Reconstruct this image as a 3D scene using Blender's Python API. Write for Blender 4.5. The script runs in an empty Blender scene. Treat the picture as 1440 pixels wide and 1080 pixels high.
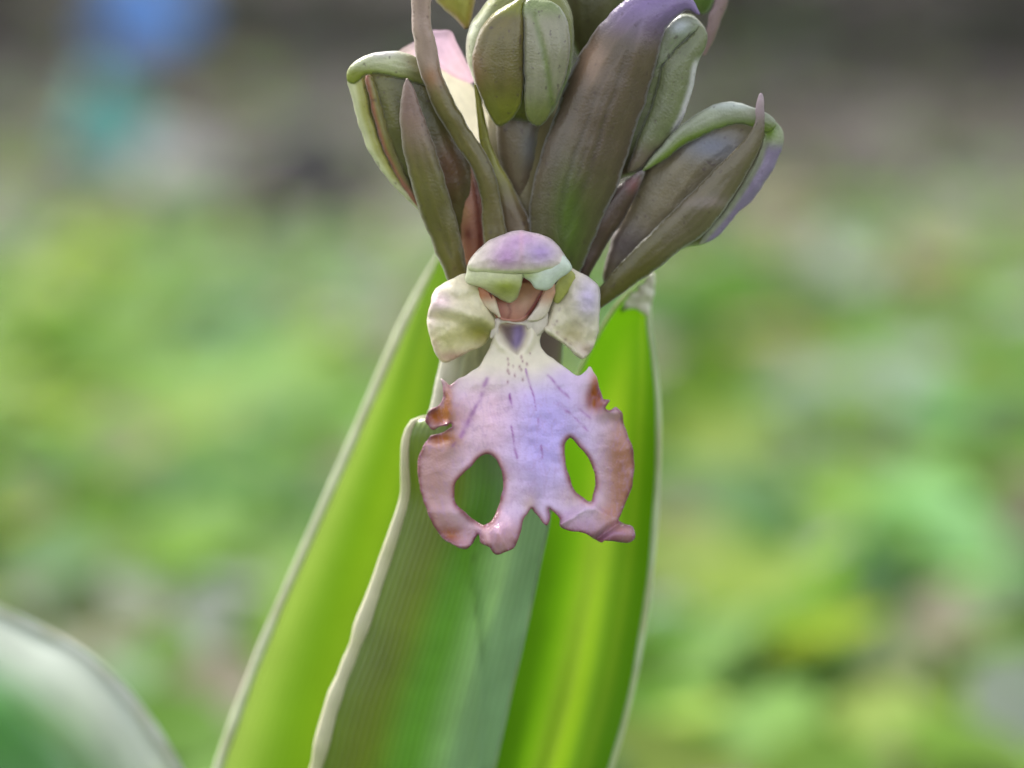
import bpy, math, random
import numpy as np
from mathutils import Vector, noise
from mathutils.geometry import delaunay_2d_cdt

random.seed(7); np.random.seed(7)
scene = bpy.context.scene
R = math.radians

# ------------------------------------------------------------------ camera
U = 0.06e-3                 # one measuring unit on the flower = 0.06 mm
ZF = 0.12                   # height of the flower above the ground
DIST = 0.30; PITCH = R(10)
CAM = Vector((0, -DIST*math.cos(PITCH), ZF + DIST*math.sin(PITCH)))
cam_d = bpy.data.cameras.new('camera'); cam = bpy.data.objects.new('camera', cam_d)
scene.collection.objects.link(cam); scene.camera = cam
cam.location = CAM; cam.rotation_euler = (R(90) - PITCH, 0, 0)
cam_d.sensor_width = 36; cam_d.lens = 36*DIST/(1440*U)
cam_d.clip_start = 0.01; cam_d.clip_end = 500
cam_d.dof.use_dof = True; cam_d.dof.focus_distance = DIST - 0.002
cam_d.dof.aperture_fstop = (cam_d.lens/1000)/0.0098
cam_d.dof.aperture_blades = 0

# ------------------------------------------------------------------ world and sun
SUN_AZ = R(-38); SUN_EL = R(48)
w = bpy.data.worlds.new('World'); scene.world = w; w.use_nodes = True
nt = w.node_tree
sky = nt.nodes.new('ShaderNodeTexSky'); sky.sky_type = 'NISHITA'; sky.sun_disc = False
sky.sun_elevation = SUN_EL; sky.sun_rotation = SUN_AZ; sky.air_density = 1.0; sky.dust_density = 2.5; sky.ozone_density = 1.0
hz = nt.nodes.new('ShaderNodeHueSaturation'); hz.inputs['Saturation'].default_value = .27   # thin bright cloud
nt.links.new(sky.outputs[0], hz.inputs['Color']); nt.links.new(hz.outputs[0], nt.nodes['Background'].inputs[0])
nt.nodes['Background'].inputs[1].default_value = 0.14
sd = bpy.data.lights.new('sun', 'SUN'); so = bpy.data.objects.new('sun', sd); scene.collection.objects.link(so)
sd.energy = 1.5; sd.angle = R(14); sd.color = (1.0, 0.95, 0.86)
to_sun = Vector((math.sin(SUN_AZ)*math.cos(SUN_EL), math.cos(SUN_AZ)*math.cos(SUN_EL), math.sin(SUN_EL)))
so.rotation_euler = (-to_sun).to_track_quat('-Z', 'Y').to_euler(); so.location = (-1, 1, 2)

vs = scene.view_settings
vs.view_transform = 'Standard'; vs.look = 'None'; vs.gamma = 1; vs.use_curve_mapping = False
vs.exposure = 1.72
scene.cycles.max_bounces = 5; scene.cycles.diffuse_bounces = 3; scene.cycles.transmission_bounces = 3

# ------------------------------------------------------------------ helpers
CP, SP = math.cos(PITCH), math.sin(PITCH)
def P(px, py, d):
    """measured place on the flower (units right / down) at depth d units behind the flower -> world, arrays"""
    px = np.asarray(px, float); py = np.asarray(py, float); d = np.asarray(d, float)
    a = (px-720)*U; b = (540-py)*U
    dx = a; dy = DIST*CP + b*SP; dz = -DIST*SP + b*CP
    t = (d*U - CAM.y)/dy
    return np.stack([CAM.x+dx*t, CAM.y+dy*t, CAM.z+dz*t], -1)
BASE = np.array([-150*U, 170*U, 0.0])

def srgb(c):
    c = np.asarray(c, float)/255.0
    return np.where(c <= .04045, c/12.92, ((c+.055)/1.055)**2.4)
def blend(A, B, t):
    t = np.clip(np.asarray(t), 0, 1)[..., None]
    return A*(1-t) + np.asarray(B)*t
def const(c, n): return np.tile(srgb(c), (n, 1))
def gau(x, y, cx, cy, rx, ry=None):
    ry = ry or rx
    return np.exp(-((x-cx)/rx)**2 - ((y-cy)/ry)**2)
def sst(a, b, x):
    t = np.clip((np.asarray(x)-a)/(b-a), 0, 1); return t*t*(3-2*t)
def segd(x, y, p, q):
    p = np.array(p, float); q = np.array(q, float); v = q-p; L = v@v+1e-9
    t = np.clip(((x-p[0])*v[0]+(y-p[1])*v[1])/L, 0, 1)
    return np.hypot(x-p[0]-t*v[0], y-p[1]-t*v[1])
def polyd(x, y, pts):
    return np.min([segd(x, y, pts[i], pts[i+1]) for i in range(len(pts)-1)], axis=0)
def vnoise(x, y, s, seed=0.0):
    return np.array([noise.noise((a/s, b/s, seed)) for a, b in zip(np.ravel(x), np.ravel(y))])

def spline(pts, step, closed=True):
    pts = np.array(pts, float); n = len(pts); out = []
    rng = n if closed else n-1
    for i in range(rng):
        if closed: p0, p1, p2, p3 = pts[i-1], pts[i], pts[(i+1) % n], pts[(i+2) % n]
        else: p0, p1, p2, p3 = pts[max(i-1, 0)], pts[i], pts[i+1], pts[min(i+2, n-1)]
        L = np.linalg.norm((p2-p1)[:2]); k = max(1, int(round(L/step)))
        for j in range(k):
            t = j/k
            out.append(.5*((2*p1)+(-p0+p2)*t+(2*p0-5*p1+4*p2-p3)*t*t+(-p0+3*p1-3*p2+p3)*t**3))
    if not closed: out.append(pts[-1])
    return np.array(out)

def make_obj(name, verts, faces, mat, parent, cols=None, uv=None, smooth=True, origin=None):
    me = bpy.data.meshes.new(name)
    o3 = BASE if origin is None else np.array(origin)
    me.from_pydata((np.asarray(verts)-o3).tolist(), [], faces)
    if smooth: me.polygons.foreach_set('use_smooth', [True]*len(me.polygons))
    if cols is not None:
        a = me.color_attributes.new('Col', 'FLOAT_COLOR', 'POINT')
        c4 = np.ones((len(verts), 4)); c4[:, :3] = cols
        a.data.foreach_set('color', c4.ravel())
    if uv is not None:
        ul = me.uv_layers.new(name='UVMap')
        vi = np.zeros(len(me.loops), int); me.loops.foreach_get('vertex_index', vi)
        ul.data.foreach_set('uv', np.asarray(uv)[vi].ravel())
    me.materials.append(mat); me.update()
    o = bpy.data.objects.new(name, me); scene.collection.objects.link(o)
    if parent is not None: o.parent = parent
    return o

def inside(poly, x, y):
    r = np.zeros(x.shape, bool); n = len(poly); j = n-1
    for i in range(n):
        xi, yi = poly[i]; xj, yj = poly[j]
        c = ((yi > y) != (yj > y)) & (x < (xj-xi)*(y-yi)/(yj-yi+1e-12)+xi)
        r ^= c; j = i
    return r

def tri2d(loops, step):
    vs_, es = [], []
    for lp in loops:
        s = len(vs_); m = len(lp)
        vs_ += [Vector(p) for p in lp]; es += [(s+i, s+(i+1) % m) for i in range(m)]
    nb = len(vs_)
    allp = np.vstack(loops)
    x0, y0 = allp.min(0); x1, y1 = allp.max(0)
    gx = []
    h = step*.866; row = 0; y = y0+h
    while y < y1:
        xs = np.arange(x0+(step/2 if row % 2 else 0), x1, step)
        gx.append(np.stack([xs, np.full_like(xs, y)], 1)); y += h; row += 1
    if gx:
        g = np.vstack(gx)
        m = inside(loops[0], g[:, 0], g[:, 1])
        for lp in loops[1:]: m &= ~inside(lp, g[:, 0], g[:, 1])
        g = g[m]
        if len(g):
            d = edge_dist(g[:, 0], g[:, 1], loops); g = g[d > step*.55]
            g = g + np.random.uniform(-.12, .12, g.shape)*step
            vs_ += [Vector(p) for p in g]
    res = delaunay_2d_cdt(vs_, es, [], 2, 1e-4)
    V = np.array([tuple(v) for v in res[0]]); F = [tuple(f) for f in res[2]]
    T = []
    for f in F:
        for k in range(1, len(f)-1): T.append((f[0], f[k], f[k+1]))
    T = np.array(T); cen = V[T].mean(1)
    keep = inside(loops[0], cen[:, 0], cen[:, 1])
    for lp in loops[1:]: keep &= ~inside(lp, cen[:, 0], cen[:, 1])
    T = T[keep]; used = np.unique(T); mp = np.full(len(V), -1); mp[used] = np.arange(len(used))
    return V[used], mp[T]

def edge_dist(x, y, loops):
    best = np.full(x.shape, 1e9)
    for lp in loops:
        A = lp; B = np.roll(lp, -1, 0); v = B-A; L = (v*v).sum(1)+1e-9
        for s in range(0, len(x), 2000):
            xx = x[s:s+2000, None]; yy = y[s:s+2000, None]
            t = np.clip(((xx-A[:, 0])*v[:, 0]+(yy-A[:, 1])*v[:, 1])/L, 0, 1)
            dd = np.hypot(xx-A[:, 0]-t*v[:, 0], yy-A[:, 1]-t*v[:, 1]).min(1)
            best[s:s+2000] = np.minimum(best[s:s+2000], dd)
    return best

def inflate(V, T):
    """membrane height: FEM solve of lap(phi) = -1 with phi = 0 on the rim; returns sqrt(2 phi)"""
    n = len(V)
    e = np.sort(np.vstack([T[:, [0, 1]], T[:, [1, 2]], T[:, [2, 0]]]), 1)
    ue, cnt = np.unique(e, axis=0, return_counts=True)
    bnd = np.zeros(n, bool); bnd[ue[cnt == 1].ravel()] = True
    I, J, Wt = [], [], []
    area = np.zeros(n)
    a, b, c = V[T[:, 0]], V[T[:, 1]], V[T[:, 2]]
    ar = .5*np.abs((b-a)[:, 0]*(c-a)[:, 1]-(b-a)[:, 1]*(c-a)[:, 0])+1e-9
    for k in range(3): np.add.at(area, T[:, k], ar/3)
    for (i, j, k) in ((0, 1, 2), (1, 2, 0), (2, 0, 1)):
        p, q, r = V[T[:, i]], V[T[:, j]], V[T[:, k]]
        cot = np.clip(((p-r)*(q-r)).sum(1)/(2*ar), -2, 8)/2
        I.append(T[:, i]); J.append(T[:, j]); Wt.append(cot)
    I = np.concatenate(I); J = np.concatenate(J); Wt = np.concatenate(Wt)
    free = ~bnd
    def Aop(x):
        y = np.zeros(n); d = Wt*(x[I]-x[J]); np.add.at(y, I, d); np.add.at(y, J, -d)
        return np.where(free, y, 0)
    x = np.zeros(n); r = np.where(free, area, 0); p = r.copy(); rs = r@r
    for it in range(400):
        Ap = Aop(p); al = rs/(p@Ap+1e-12); x += al*p; r -= al*Ap; rn = r@r
        if rn < 1e-8*max(1, (area@area)): break
        p = r+rn/rs*p; rs = rn
    return np.sqrt(np.maximum(2*x, 0)), bnd

def sheet(name, outline, d0, col, mat, parent, holes=(), k=0.0, back=None, step=4.0, thick=4.0, extra=None, smooth_pts=True, fibre=0.0, soft=1.35):
    """a petal / sepal / bud traced as a measured outline, given depth, bulge and thickness.
    d0: depth (number or fn(x,y)); k: front bulge (1 = round); back: bulge of a closed back (None = shell of 'thick')"""
    loops = [spline(outline, step) if smooth_pts else np.array(outline, float)] + [spline(h, step) for h in holes]
    for q, lp in enumerate(loops):
        jx = vnoise(lp[:, 0], lp[:, 1], 11, 31.7)*1.1+vnoise(lp[:, 0], lp[:, 1], 26, 11.7)*1.6
        jy = vnoise(lp[:, 0], lp[:, 1], 11, 41.7)*1.1+vnoise(lp[:, 0], lp[:, 1], 26, 21.7)*1.6
        loops[q] = lp+np.stack([jx, jy], 1)
    V, T = tri2d(loops, step)
    x, y = V[:, 0], V[:, 1]
    h, bnd = inflate(V, T)
    if back is None and soft: h = h.max()*(h/h.max())**soft
    ed = edge_dist(x, y, loops); ed[bnd] = 0
    base = d0(x, y) if callable(d0) else np.full(len(V), float(d0))
    d = base - k*h
    if extra is not None: d = d + extra(x, y, h, ed)
    if fibre: f = vnoise(ed*1.0, (x+y)*.05, 5.5, 3.3+len(V)*.01)*1.0+vnoise(ed, (x+y)*.08, 13.0, 8.8)*.6
    if fibre: d = d + np.minimum(1, ed/6)*(2.6*vnoise(x, y, 42, 5.5)-1.6*f)
    W = P(x, y, d)
    # front faces look to -Y
    t0 = T[0]; nrm = np.cross(W[t0[1]]-W[t0[0]], W[t0[2]]-W[t0[0]])
    tot = 0
    nn = np.cross(W[T[:, 1]]-W[T[:, 0]], W[T[:, 2]]-W[T[:, 0]])
    T = np.where((nn[:, 1] > 0)[:, None], T[:, ::-1], T) if True else T
    cols = col(x, y, ed) if callable(col) else const(col, len(V))
    if fibre:
        cols = cols*(1+fibre*f)[:, None]
    faces = [tuple(map(int, t)) for t in T]
    if back is not None:
        idx = np.arange(len(V)); inn = np.where(~bnd)[0]
        mp = idx.copy(); mp[inn] = len(V)+np.arange(len(inn))
        Wb = P(x[inn], y[inn], base[inn]+back*h[inn])
        W = np.vstack([W, Wb]); cols = np.vstack([cols, cols[inn]])
        faces += [tuple(int(mp[v]) for v in t[::-1]) for t in T]
    o = make_obj(name, W, faces, mat, parent, cols)
    if back is None and thick:
        m = o.modifiers.new('thickness', 'SOLIDIFY'); m.thickness = thick*U; m.offset = -1; m.use_quality_normals = True
    return o

def blade(name, L, Rr, mat, parent, prof, col, nv=120, nu=24, dz=None):
    """leaf blade between two margins, points (x, y, depth); prof(u, v, x, y) adds depth across the blade"""
    Ls = spline(L, 3, False); Rs = spline(Rr, 3, False)
    def res(S):
        s = np.concatenate([[0], np.cumsum(np.linalg.norm(np.diff(S, axis=0)[:, :2], axis=1))]); s /= s[-1]
        t = np.linspace(0, 1, nv)
        return np.stack([np.interp(t, s, S[:, i]) for i in range(3)], 1)
    A, B = res(Ls), res(Rs)
    u = np.linspace(0, 1, nu)[None, :, None]
    G = A[:, None, :]*(1-u)+B[:, None, :]*u
    uu = np.repeat(u[..., 0], nv, 0); vv = np.repeat(np.linspace(0, 1, nv)[:, None], nu, 1)
    x, y, d = G[..., 0], G[..., 1], G[..., 2]
    d = d + prof(uu, vv, x, y)
    W = P(x, y, d).reshape(-1, 3); W[:, 2] = np.maximum(W[:, 2], -.004)
    F = [(i*nu+j, i*nu+j+1, (i+1)*nu+j+1, (i+1)*nu+j) for i in range(nv-1) for j in range(nu-1)]
    uv = np.stack([uu.ravel(), vv.ravel()], 1)
    c = col(uu.ravel(), vv.ravel(), x.ravel(), y.ravel())
    o = make_obj(name, W, F, mat, parent, c, uv)
    A2 = np.stack([x[:, 0], y[:, 0], d[:, 0]], 1); B2 = np.stack([x[:, -1], y[:, -1], d[:, -1]], 1)
    return o, A2, B2

def tube(name, path, mat, parent, col, ns=12, flat=1.0, step=10, sub=1):
    """path of (x, y, depth, half width): a tapering rod; flat = depth / width of its section"""
    S = spline(path, step, False)
    C = P(S[:, 0], S[:, 1], S[:, 2]); C[:, 2] = np.maximum(C[:, 2], -.003)
    n = len(S); V, F = [], []
    tan = np.gradient(C, axis=0); tan /= np.linalg.norm(tan, axis=1)[:, None]+1e-12
    Y = np.array([0, 1.0, 0])
    for i in range(n):
        s = np.cross(tan[i], Y); s /= np.linalg.norm(s)+1e-12; q = np.cross(s, tan[i])
        r = max(S[i, 3], .3)*U
        for j in range(ns):
            a = 2*math.pi*j/ns
            V.append(C[i]+s*math.cos(a)*r+q*math.sin(a)*r*flat)
    for i in range(n-1):
        for j in range(ns):
            F.append((i*ns+j, i*ns+(j+1) % ns, (i+1)*ns+(j+1) % ns, (i+1)*ns+j))
    F.append(tuple(range(ns))[::-1]); F.append(tuple((n-1)*ns+j for j in range(ns)))
    xs = np.repeat(S[:, 0], ns); ys = np.repeat(S[:, 1], ns)
    cols = col(xs, ys) if callable(col) else const(col, len(V))
    return make_obj(name, V, F, mat, parent, cols)

# ------------------------------------------------------------------ materials
def mat_plant(name, rough=.45, trans=.2, sss=0.0, var=.12, vscale=900, bump=.15, bscale=5000, specks=0.0, spec=.5, veins=0, tint=(1, 1, 1), gain=1.0, coat=0.0, sheen=0.0, speck_col=(60, 35, 50)):
    m = bpy.data.materials.new(name); m.use_nodes = True
    n = m.node_tree.nodes; l = m.node_tree.links; n.clear()
    out = n.new('ShaderNodeOutputMaterial'); bs = n.new('ShaderNodeBsdfPrincipled')
    at = n.new('ShaderNodeAttribute'); at.attribute_name = 'Col'
    tc = n.new('ShaderNodeTexCoord')
    nz = n.new('ShaderNodeTexNoise'); nz.inputs['Scale'].default_value = vscale; nz.inputs['Detail'].default_value = 4
    l.new(tc.outputs['Object'], nz.inputs['Vector'])
    mr = n.new('ShaderNodeMapRange'); mr.inputs['From Min'].default_value = .3; mr.inputs['From Max'].default_value = .7
    mr.inputs['To Min'].default_value = gain*(1-var); mr.inputs['To Max'].default_value = gain*(1+var)
    l.new(nz.outputs['Fac'], mr.inputs['Value'])
    mx = n.new('ShaderNodeVectorMath'); mx.operation = 'SCALE'
    l.new(at.outputs['Color'], mx.inputs[0]); l.new(mr.outputs['Result'], mx.inputs['Scale'])
    colour = mx.outputs['Vector']
    if specks:
        n2 = n.new('ShaderNodeTexNoise'); n2.inputs['Scale'].default_value = 1900; n2.inputs['Detail'].default_value = 1.5
        l.new(tc.outputs['Object'], n2.inputs['Vector'])
        r2 = n.new('ShaderNodeMapRange'); r2.inputs['From Min'].default_value = .66; r2.inputs['From Max'].default_value = .74
        r2.inputs['To Min'].default_value = 0; r2.inputs['To Max'].default_value = specks
        l.new(n2.outputs['Fac'], r2.inputs['Value'])
        mc = n.new('ShaderNodeMix'); mc.data_type = 'RGBA'
        l.new(r2.outputs['Result'], mc.inputs[0]); l.new(colour, mc.inputs[6])
        mc.inputs[7].default_value = (*srgb(speck_col), 1); colour = mc.outputs[2]
    nrm = None
    if bump:
        hts = n.new('ShaderNodeTexVoronoi'); hts.inputs['Scale'].default_value = bscale
        l.new(tc.outputs['Object'], hts.inputs['Vector'])
        bp = n.new('ShaderNodeBump'); bp.inputs['Strength'].default_value = bump; bp.inputs['Distance'].default_value = .00006
        l.new(hts.outputs['Distance'], bp.inputs['Height'])
        nb = n.new('ShaderNodeTexNoise'); nb.inputs['Scale'].default_value = bscale*.22; nb.inputs['Detail'].default_value = 3
        l.new(tc.outputs['Object'], nb.inputs['Vector'])
        bq = n.new('ShaderNodeBump'); bq.inputs['Strength'].default_value = min(1, bump*.55); bq.inputs['Distance'].default_value = .00025
        l.new(nb.outputs['Fac'], bq.inputs['Height']); l.new(bp.outputs['Normal'], bq.inputs['Normal']); nrm = bq.outputs['Normal']
    if veins:
        uvn = n.new('ShaderNodeUVMap'); sx = n.new('ShaderNodeSeparateXYZ'); l.new(uvn.outputs[0], sx.inputs[0])
        mm = n.new('ShaderNodeMath'); mm.operation = 'MULTIPLY'; mm.inputs[1].default_value = veins*6.2832
        l.new(sx.outputs['X'], mm.inputs[0])
        nd = n.new('ShaderNodeMath'); nd.operation = 'MULTIPLY_ADD'; l.new(nz.outputs['Fac'], nd.inputs[0]); nd.inputs[1].default_value = 5; l.new(mm.outputs[0], nd.inputs[2])
        si = n.new('ShaderNodeMath'); si.operation = 'SINE'; l.new(nd.outputs[0], si.inputs[0])
        b2 = n.new('ShaderNodeBump'); b2.inputs['Strength'].default_value = .14; b2.inputs['Distance'].default_value = .00012
        l.new(si.outputs[0], b2.inputs['Height'])
        if nrm: l.new(nrm, b2.inputs['Normal'])
        nrm = b2.outputs['Normal']
        m3 = n.new('ShaderNodeMapRange'); m3.inputs['From Min'].default_value = -1; m3.inputs['To Min'].default_value = .95; m3.inputs['To Max'].default_value = 1.04
        l.new(si.outputs[0], m3.inputs['Value'])
        m4 = n.new('ShaderNodeVectorMath'); m4.operation = 'SCALE'; l.new(colour, m4.inputs[0]); l.new(m3.outputs['Result'], m4.inputs['Scale']); colour = m4.outputs['Vector']
    l.new(colour, bs.inputs['Base Color']); bs.inputs['Roughness'].default_value = rough
    bs.inputs['Specular IOR Level'].default_value = spec
    bs.inputs['Sheen Weight'].default_value = sheen; bs.inputs['Sheen Roughness'].default_value = .35
    bs.inputs['Coat Weight'].default_value = coat; bs.inputs['Coat Roughness'].default_value = .3
    if sss:
        bs.inputs['Subsurface Weight'].default_value = sss
        bs.inputs['Subsurface Radius'].default_value = (1, .6, .5); bs.inputs['Subsurface Scale'].default_value = .0008
    if nrm: l.new(nrm, bs.inputs['Normal'])
    if trans:
        tr = n.new('ShaderNodeBsdfTranslucent'); tv = n.new('ShaderNodeVectorMath'); tv.operation = 'MULTIPLY'
        l.new(colour, tv.inputs[0]); tv.inputs[1].default_value = tint
        l.new(tv.outputs[0], tr.inputs['Color'])
        ms = n.new('ShaderNodeMixShader'); ms.inputs[0].default_value = trans
        l.new(bs.outputs[0], ms.inputs[1]); l.new(tr.outputs[0], ms.inputs[2]); l.new(ms.outputs[0], out.inputs['Surface'])
    else: l.new(bs.outputs[0], out.inputs['Surface'])
    return m

M_LIP = mat_plant('lip_tissue', sheen=.25, rough=.3, trans=.25, var=.06, bump=.45, spec=.6)
M_PETAL = mat_plant('petal_tissue', gain=.96, sheen=.25, rough=.36, trans=.22, var=.10, vscale=1500, bump=.4, spec=.5)
M_CREAM = mat_plant('thin_petal', gain=.85, rough=.45, trans=.42, var=.06, vscale=1500, bump=.2, spec=.4)
M_BUD = mat_plant('bud_skin', sheen=.2, coat=.15, rough=.34, trans=0, gain=.72, var=.10, vscale=700, bump=.4, specks=.5, spec=.55)
M_BRACT = mat_plant('bract_skin', sheen=.3, coat=.25, rough=.36, trans=.12, gain=.68, var=.10, vscale=600, bump=.32, specks=.35, spec=.55)
M_LEAF = mat_plant('leaf_blade', gain=.87, rough=.36, trans=.45, var=.06, vscale=160, bump=.06, bscale=3000, veins=38, tint=(1.05, 1.0, .4), spec=.45)
M_SHEATH = mat_plant('leaf_sheath', gain=.87, rough=.34, trans=.15, var=.12, vscale=220, bump=.10, bscale=3000, veins=26, tint=(1.2, 1.2, .6), spec=.5, coat=.15)
M_RIM = mat_plant('leaf_margin', gain=.88, rough=.45, trans=.2, var=.10, vscale=400, bump=.2, spec=.4)
M_STEM = mat_plant('stem_skin', rough=.42, trans=0, var=.12, vscale=300, bump=.3)
M_GROUNDLEAF = mat_plant('ground_leaves', gain=.97, rough=.6, trans=.45, var=.05, vscale=40, bump=0, tint=(1.2, 1.15, .6), spec=.25)
M_SHRUB = mat_plant('shrub_leaves', rough=.5, trans=.15, var=.05, vscale=40, bump=0, spec=.4)
M_LITTER = mat_plant('dry_litter', gain=.86, rough=.75, trans=.1, var=.2, vscale=60, bump=0)

def mat_simple(name, c1, c2, scale, rough, bump=.5, bdist=.005):
    m = bpy.data.materials.new(name); m.use_nodes = True; n = m.node_tree.nodes; l = m.node_tree.links
    bs = n['Principled BSDF']; tc = n.new('ShaderNodeTexCoord'); nz = n.new('ShaderNodeTexNoise')
    nz.inputs['Scale'].default_value = scale; nz.inputs['Detail'].default_value = 6
    l.new(tc.outputs['Object'], nz.inputs['Vector'])
    cr = n.new('ShaderNodeValToRGB'); cr.color_ramp.elements[0].position = .35; cr.color_ramp.elements[1].position = .68
    cr.color_ramp.elements[0].color = (*c1, 1); cr.color_ramp.elements[1].color = (*c2, 1)
    l.new(nz.outputs['Fac'], cr.inputs[0]); l.new(cr.outputs[0], bs.inputs['Base Color'])
    bp = n.new('ShaderNodeBump'); bp.inputs['Strength'].default_value = bump; bp.inputs['Distance'].default_value = bdist
    l.new(nz.outputs['Fac'], bp.inputs['Height']); l.new(bp.outputs[0], bs.inputs['Normal'])
    bs.inputs['Roughness'].default_value = rough
    return m

# ------------------------------------------------------------------ ground
GN = 120
xs = np.concatenate([-np.geomspace(250, 1.6, 20), np.linspace(-1.5, 1.5, GN), np.geomspace(1.6, 250, 20)])
ys = np.concatenate([-np.geomspace(120, .9, 16), np.linspace(-.8, 3.4, 160), np.geomspace(3.5, 400, 24)])
def gz(x, y):
    f = min(1, max(0, (math.hypot(x, y)-.08)/.2))
    return f*(.007*noise.noise((x*5, y*5, 3.1))+.005*noise.noise((x*14, y*14, 8.3)))
gv = [(x, y, gz(x, y) if abs(x) < 1.6 and -.9 < y < 3.5 else 0.0) for y in ys for x in xs]
nx = len(xs)
gf = [(j*nx+i, j*nx+i+1, (j+1)*nx+i+1, (j+1)*nx+i) for j in range(len(ys)-1) for i in range(nx-1)]
M_SOIL = mat_simple('soil', (.06, .052, .042), (.15, .13, .11), 22, .9)
g = make_obj('ground', gv, gf, M_SOIL, None, origin=(0, 0, 0)); g['kind'] = 'structure'

# ------------------------------------------------------------------ the orchid
plant = bpy.data.objects.new('orchid_plant', None); scene.collection.objects.link(plant)
plant.location = BASE; plant.empty_display_size = .02
plant['label'] = 'tall orchid with one open pink lilac flower, olive buds and broad green leaves'
plant['category'] = 'orchid'

tube('stem', [(742, -220, 190, 22), (742, -60, 185, 40), (740, 120, 180, 52), (738, 300, 175, 58), (738, 440, 172, 58), (728, 600, 170, 54), (700, 720, 168, 52), (665, 840, 166, 54), (628, 960, 164, 56), (590, 1100, 164, 58), (545, 1400, 166, 60), (560, 2000, 170, 64), (570, 2700, 170, 66)],
     M_STEM, plant, lambda x, y: blend(blend(const((128, 118, 84), len(x)), srgb((110, 140, 70)), sst(540, 900, y)), srgb((92, 74, 70)), gau(x*0+y, y, 480, 480, 60, 60)**.5), ns=20, step=30)  # purple brown near the neck, with shade of the gap painted in

# ---- leaves
def rim(leaf, pts, rad, col, taper=.05, flat=.8, name='margin', skip=3):
    S = pts[::skip]; n = len(S); t = np.linspace(0, 1, n)
    r = rad(t, S[:, 0], S[:, 1]) if callable(rad) else rad*np.minimum(1, t/taper+.25)
    r = r*(1+.28*np.array([noise.noise((a/40, b/40, 2.5)) for a, b in S[:, :2]])+.12*np.array([noise.noise((a/14, b/14, 6.5)) for a, b in S[:, :2]]))
    path = np.column_stack([S, r])
    o = tube(name, path, M_RIM, plant, lambda x, y: blend(const(col, len(x)), srgb((168, 168, 110)), .45*np.clip(.3+1.5*vnoise(x, y, 45, 7.7), 0, 1)), ns=8, flat=flat, step=12)
    o.parent = leaf; return o

# broad leaf standing behind, to the left of the stalk
lf, A, B = blade('leaf',
    [(621, 350, 455), (590, 410, 450), (560, 472, 445), (500, 610, 425), (434, 760, 400), (371, 905, 370), (321, 1040, 345), (300, 1110, 330), (262, 1300, 300), (270, 1700, 250), (370, 2150, 200), (510, 2650, 180)],
    [(624, 350, 455), (646, 410, 440), (668, 472, 420), (690, 610, 390), (692, 760, 360), (690, 905, 330), (688, 1040, 300), (690, 1110, 285), (640, 1300, 255), (600, 1700, 235), (600, 2150, 215), (600, 2650, 200)],
    M_LEAF, plant,
    lambda u, v, x, y: 70*np.sin(math.pi*u)*sst(0, .25, v)-26*np.exp(-(u/.10)**2)*sst(0, .1, v),
    lambda u, v, x, y: blend(blend(const((98, 142, 24), len(u)), srgb((128, 164, 44)), .6*np.exp(-((u-.36)/.10)**2)+.5*np.exp(-((u-.62)/.06)**2)), srgb((194, 206, 172)), .34*np.exp(-(u/.15)**2)), nu=36)  # pale left gradient paints in glancing reflection off the curled edge
lf['label'] = 'broad bright green leaf with a pale left margin'
rim(lf, A, lambda t, x, y: 7*np.minimum(1, t/.04+.2), (220, 224, 188))

# right leaf with whitish tip
def rcol(u, v, x, y):
    c = blend(const((88, 140, 14), len(u)), srgb((146, 180, 54)), .75*np.exp(-((u-.52)/.17)**2)*sst(430, 640, y)+.3*np.exp(-((u-.8)/.05)**2))  # lighter streak: light caught along the fold, put into the colour
    return c
lf, A, B = blade('leaf',
    [(913, 386, 250), (893, 402, 245), (872, 424, 245), (852, 450, 245), (826, 500, 240), (800, 560, 235), (782, 640, 230), (764, 740, 225), (728, 900, 220), (682, 1080, 215), (610, 1300, 210), (560, 1800, 205), (560, 2650, 195)],
    [(918, 386, 262), (919, 402, 262), (915, 424, 262), (912, 450, 262), (919, 500, 262), (925, 560, 258), (926, 640, 252), (922, 720, 246), (912, 830, 240), (888, 975, 232), (858, 1085, 226), (800, 1300, 215), (700, 1800, 205), (600, 2650, 195)],
    M_LEAF, plant,
    lambda u, v, x, y: 45*np.sin(math.pi*u)*sst(0, .15, v)-14*np.exp(-((u-.52)/.1)**2)*sst(.1, .3, v), rcol, nu=30)
lf['label'] = 'bright green leaf with a whitish pointed tip'
rim(lf, B, lambda t, x, y: 4.6*np.minimum(1, t/.03+.2), (206, 220, 178))
rim(lf, A, lambda t, x, y: 3*np.minimum(1, t/.03+.2), (170, 196, 120))
sheet('tip', [(868, 432), (880, 417), (896, 402), (914, 384), (921, 388), (920, 410), (915, 432), (912, 446), (902, 440), (890, 434), (878, 436)], lambda x, y: 252-.0*x, lambda x, y, ed: blend(const((232, 230, 212), len(x)), srgb((170, 196, 130)), sst(422, 442, y)*sst(905, 880, x)), M_RIM, lf, k=.5, thick=4, step=3,
      extra=lambda x, y, h, ed: 7*vnoise(x, y, 12, 2))

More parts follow.
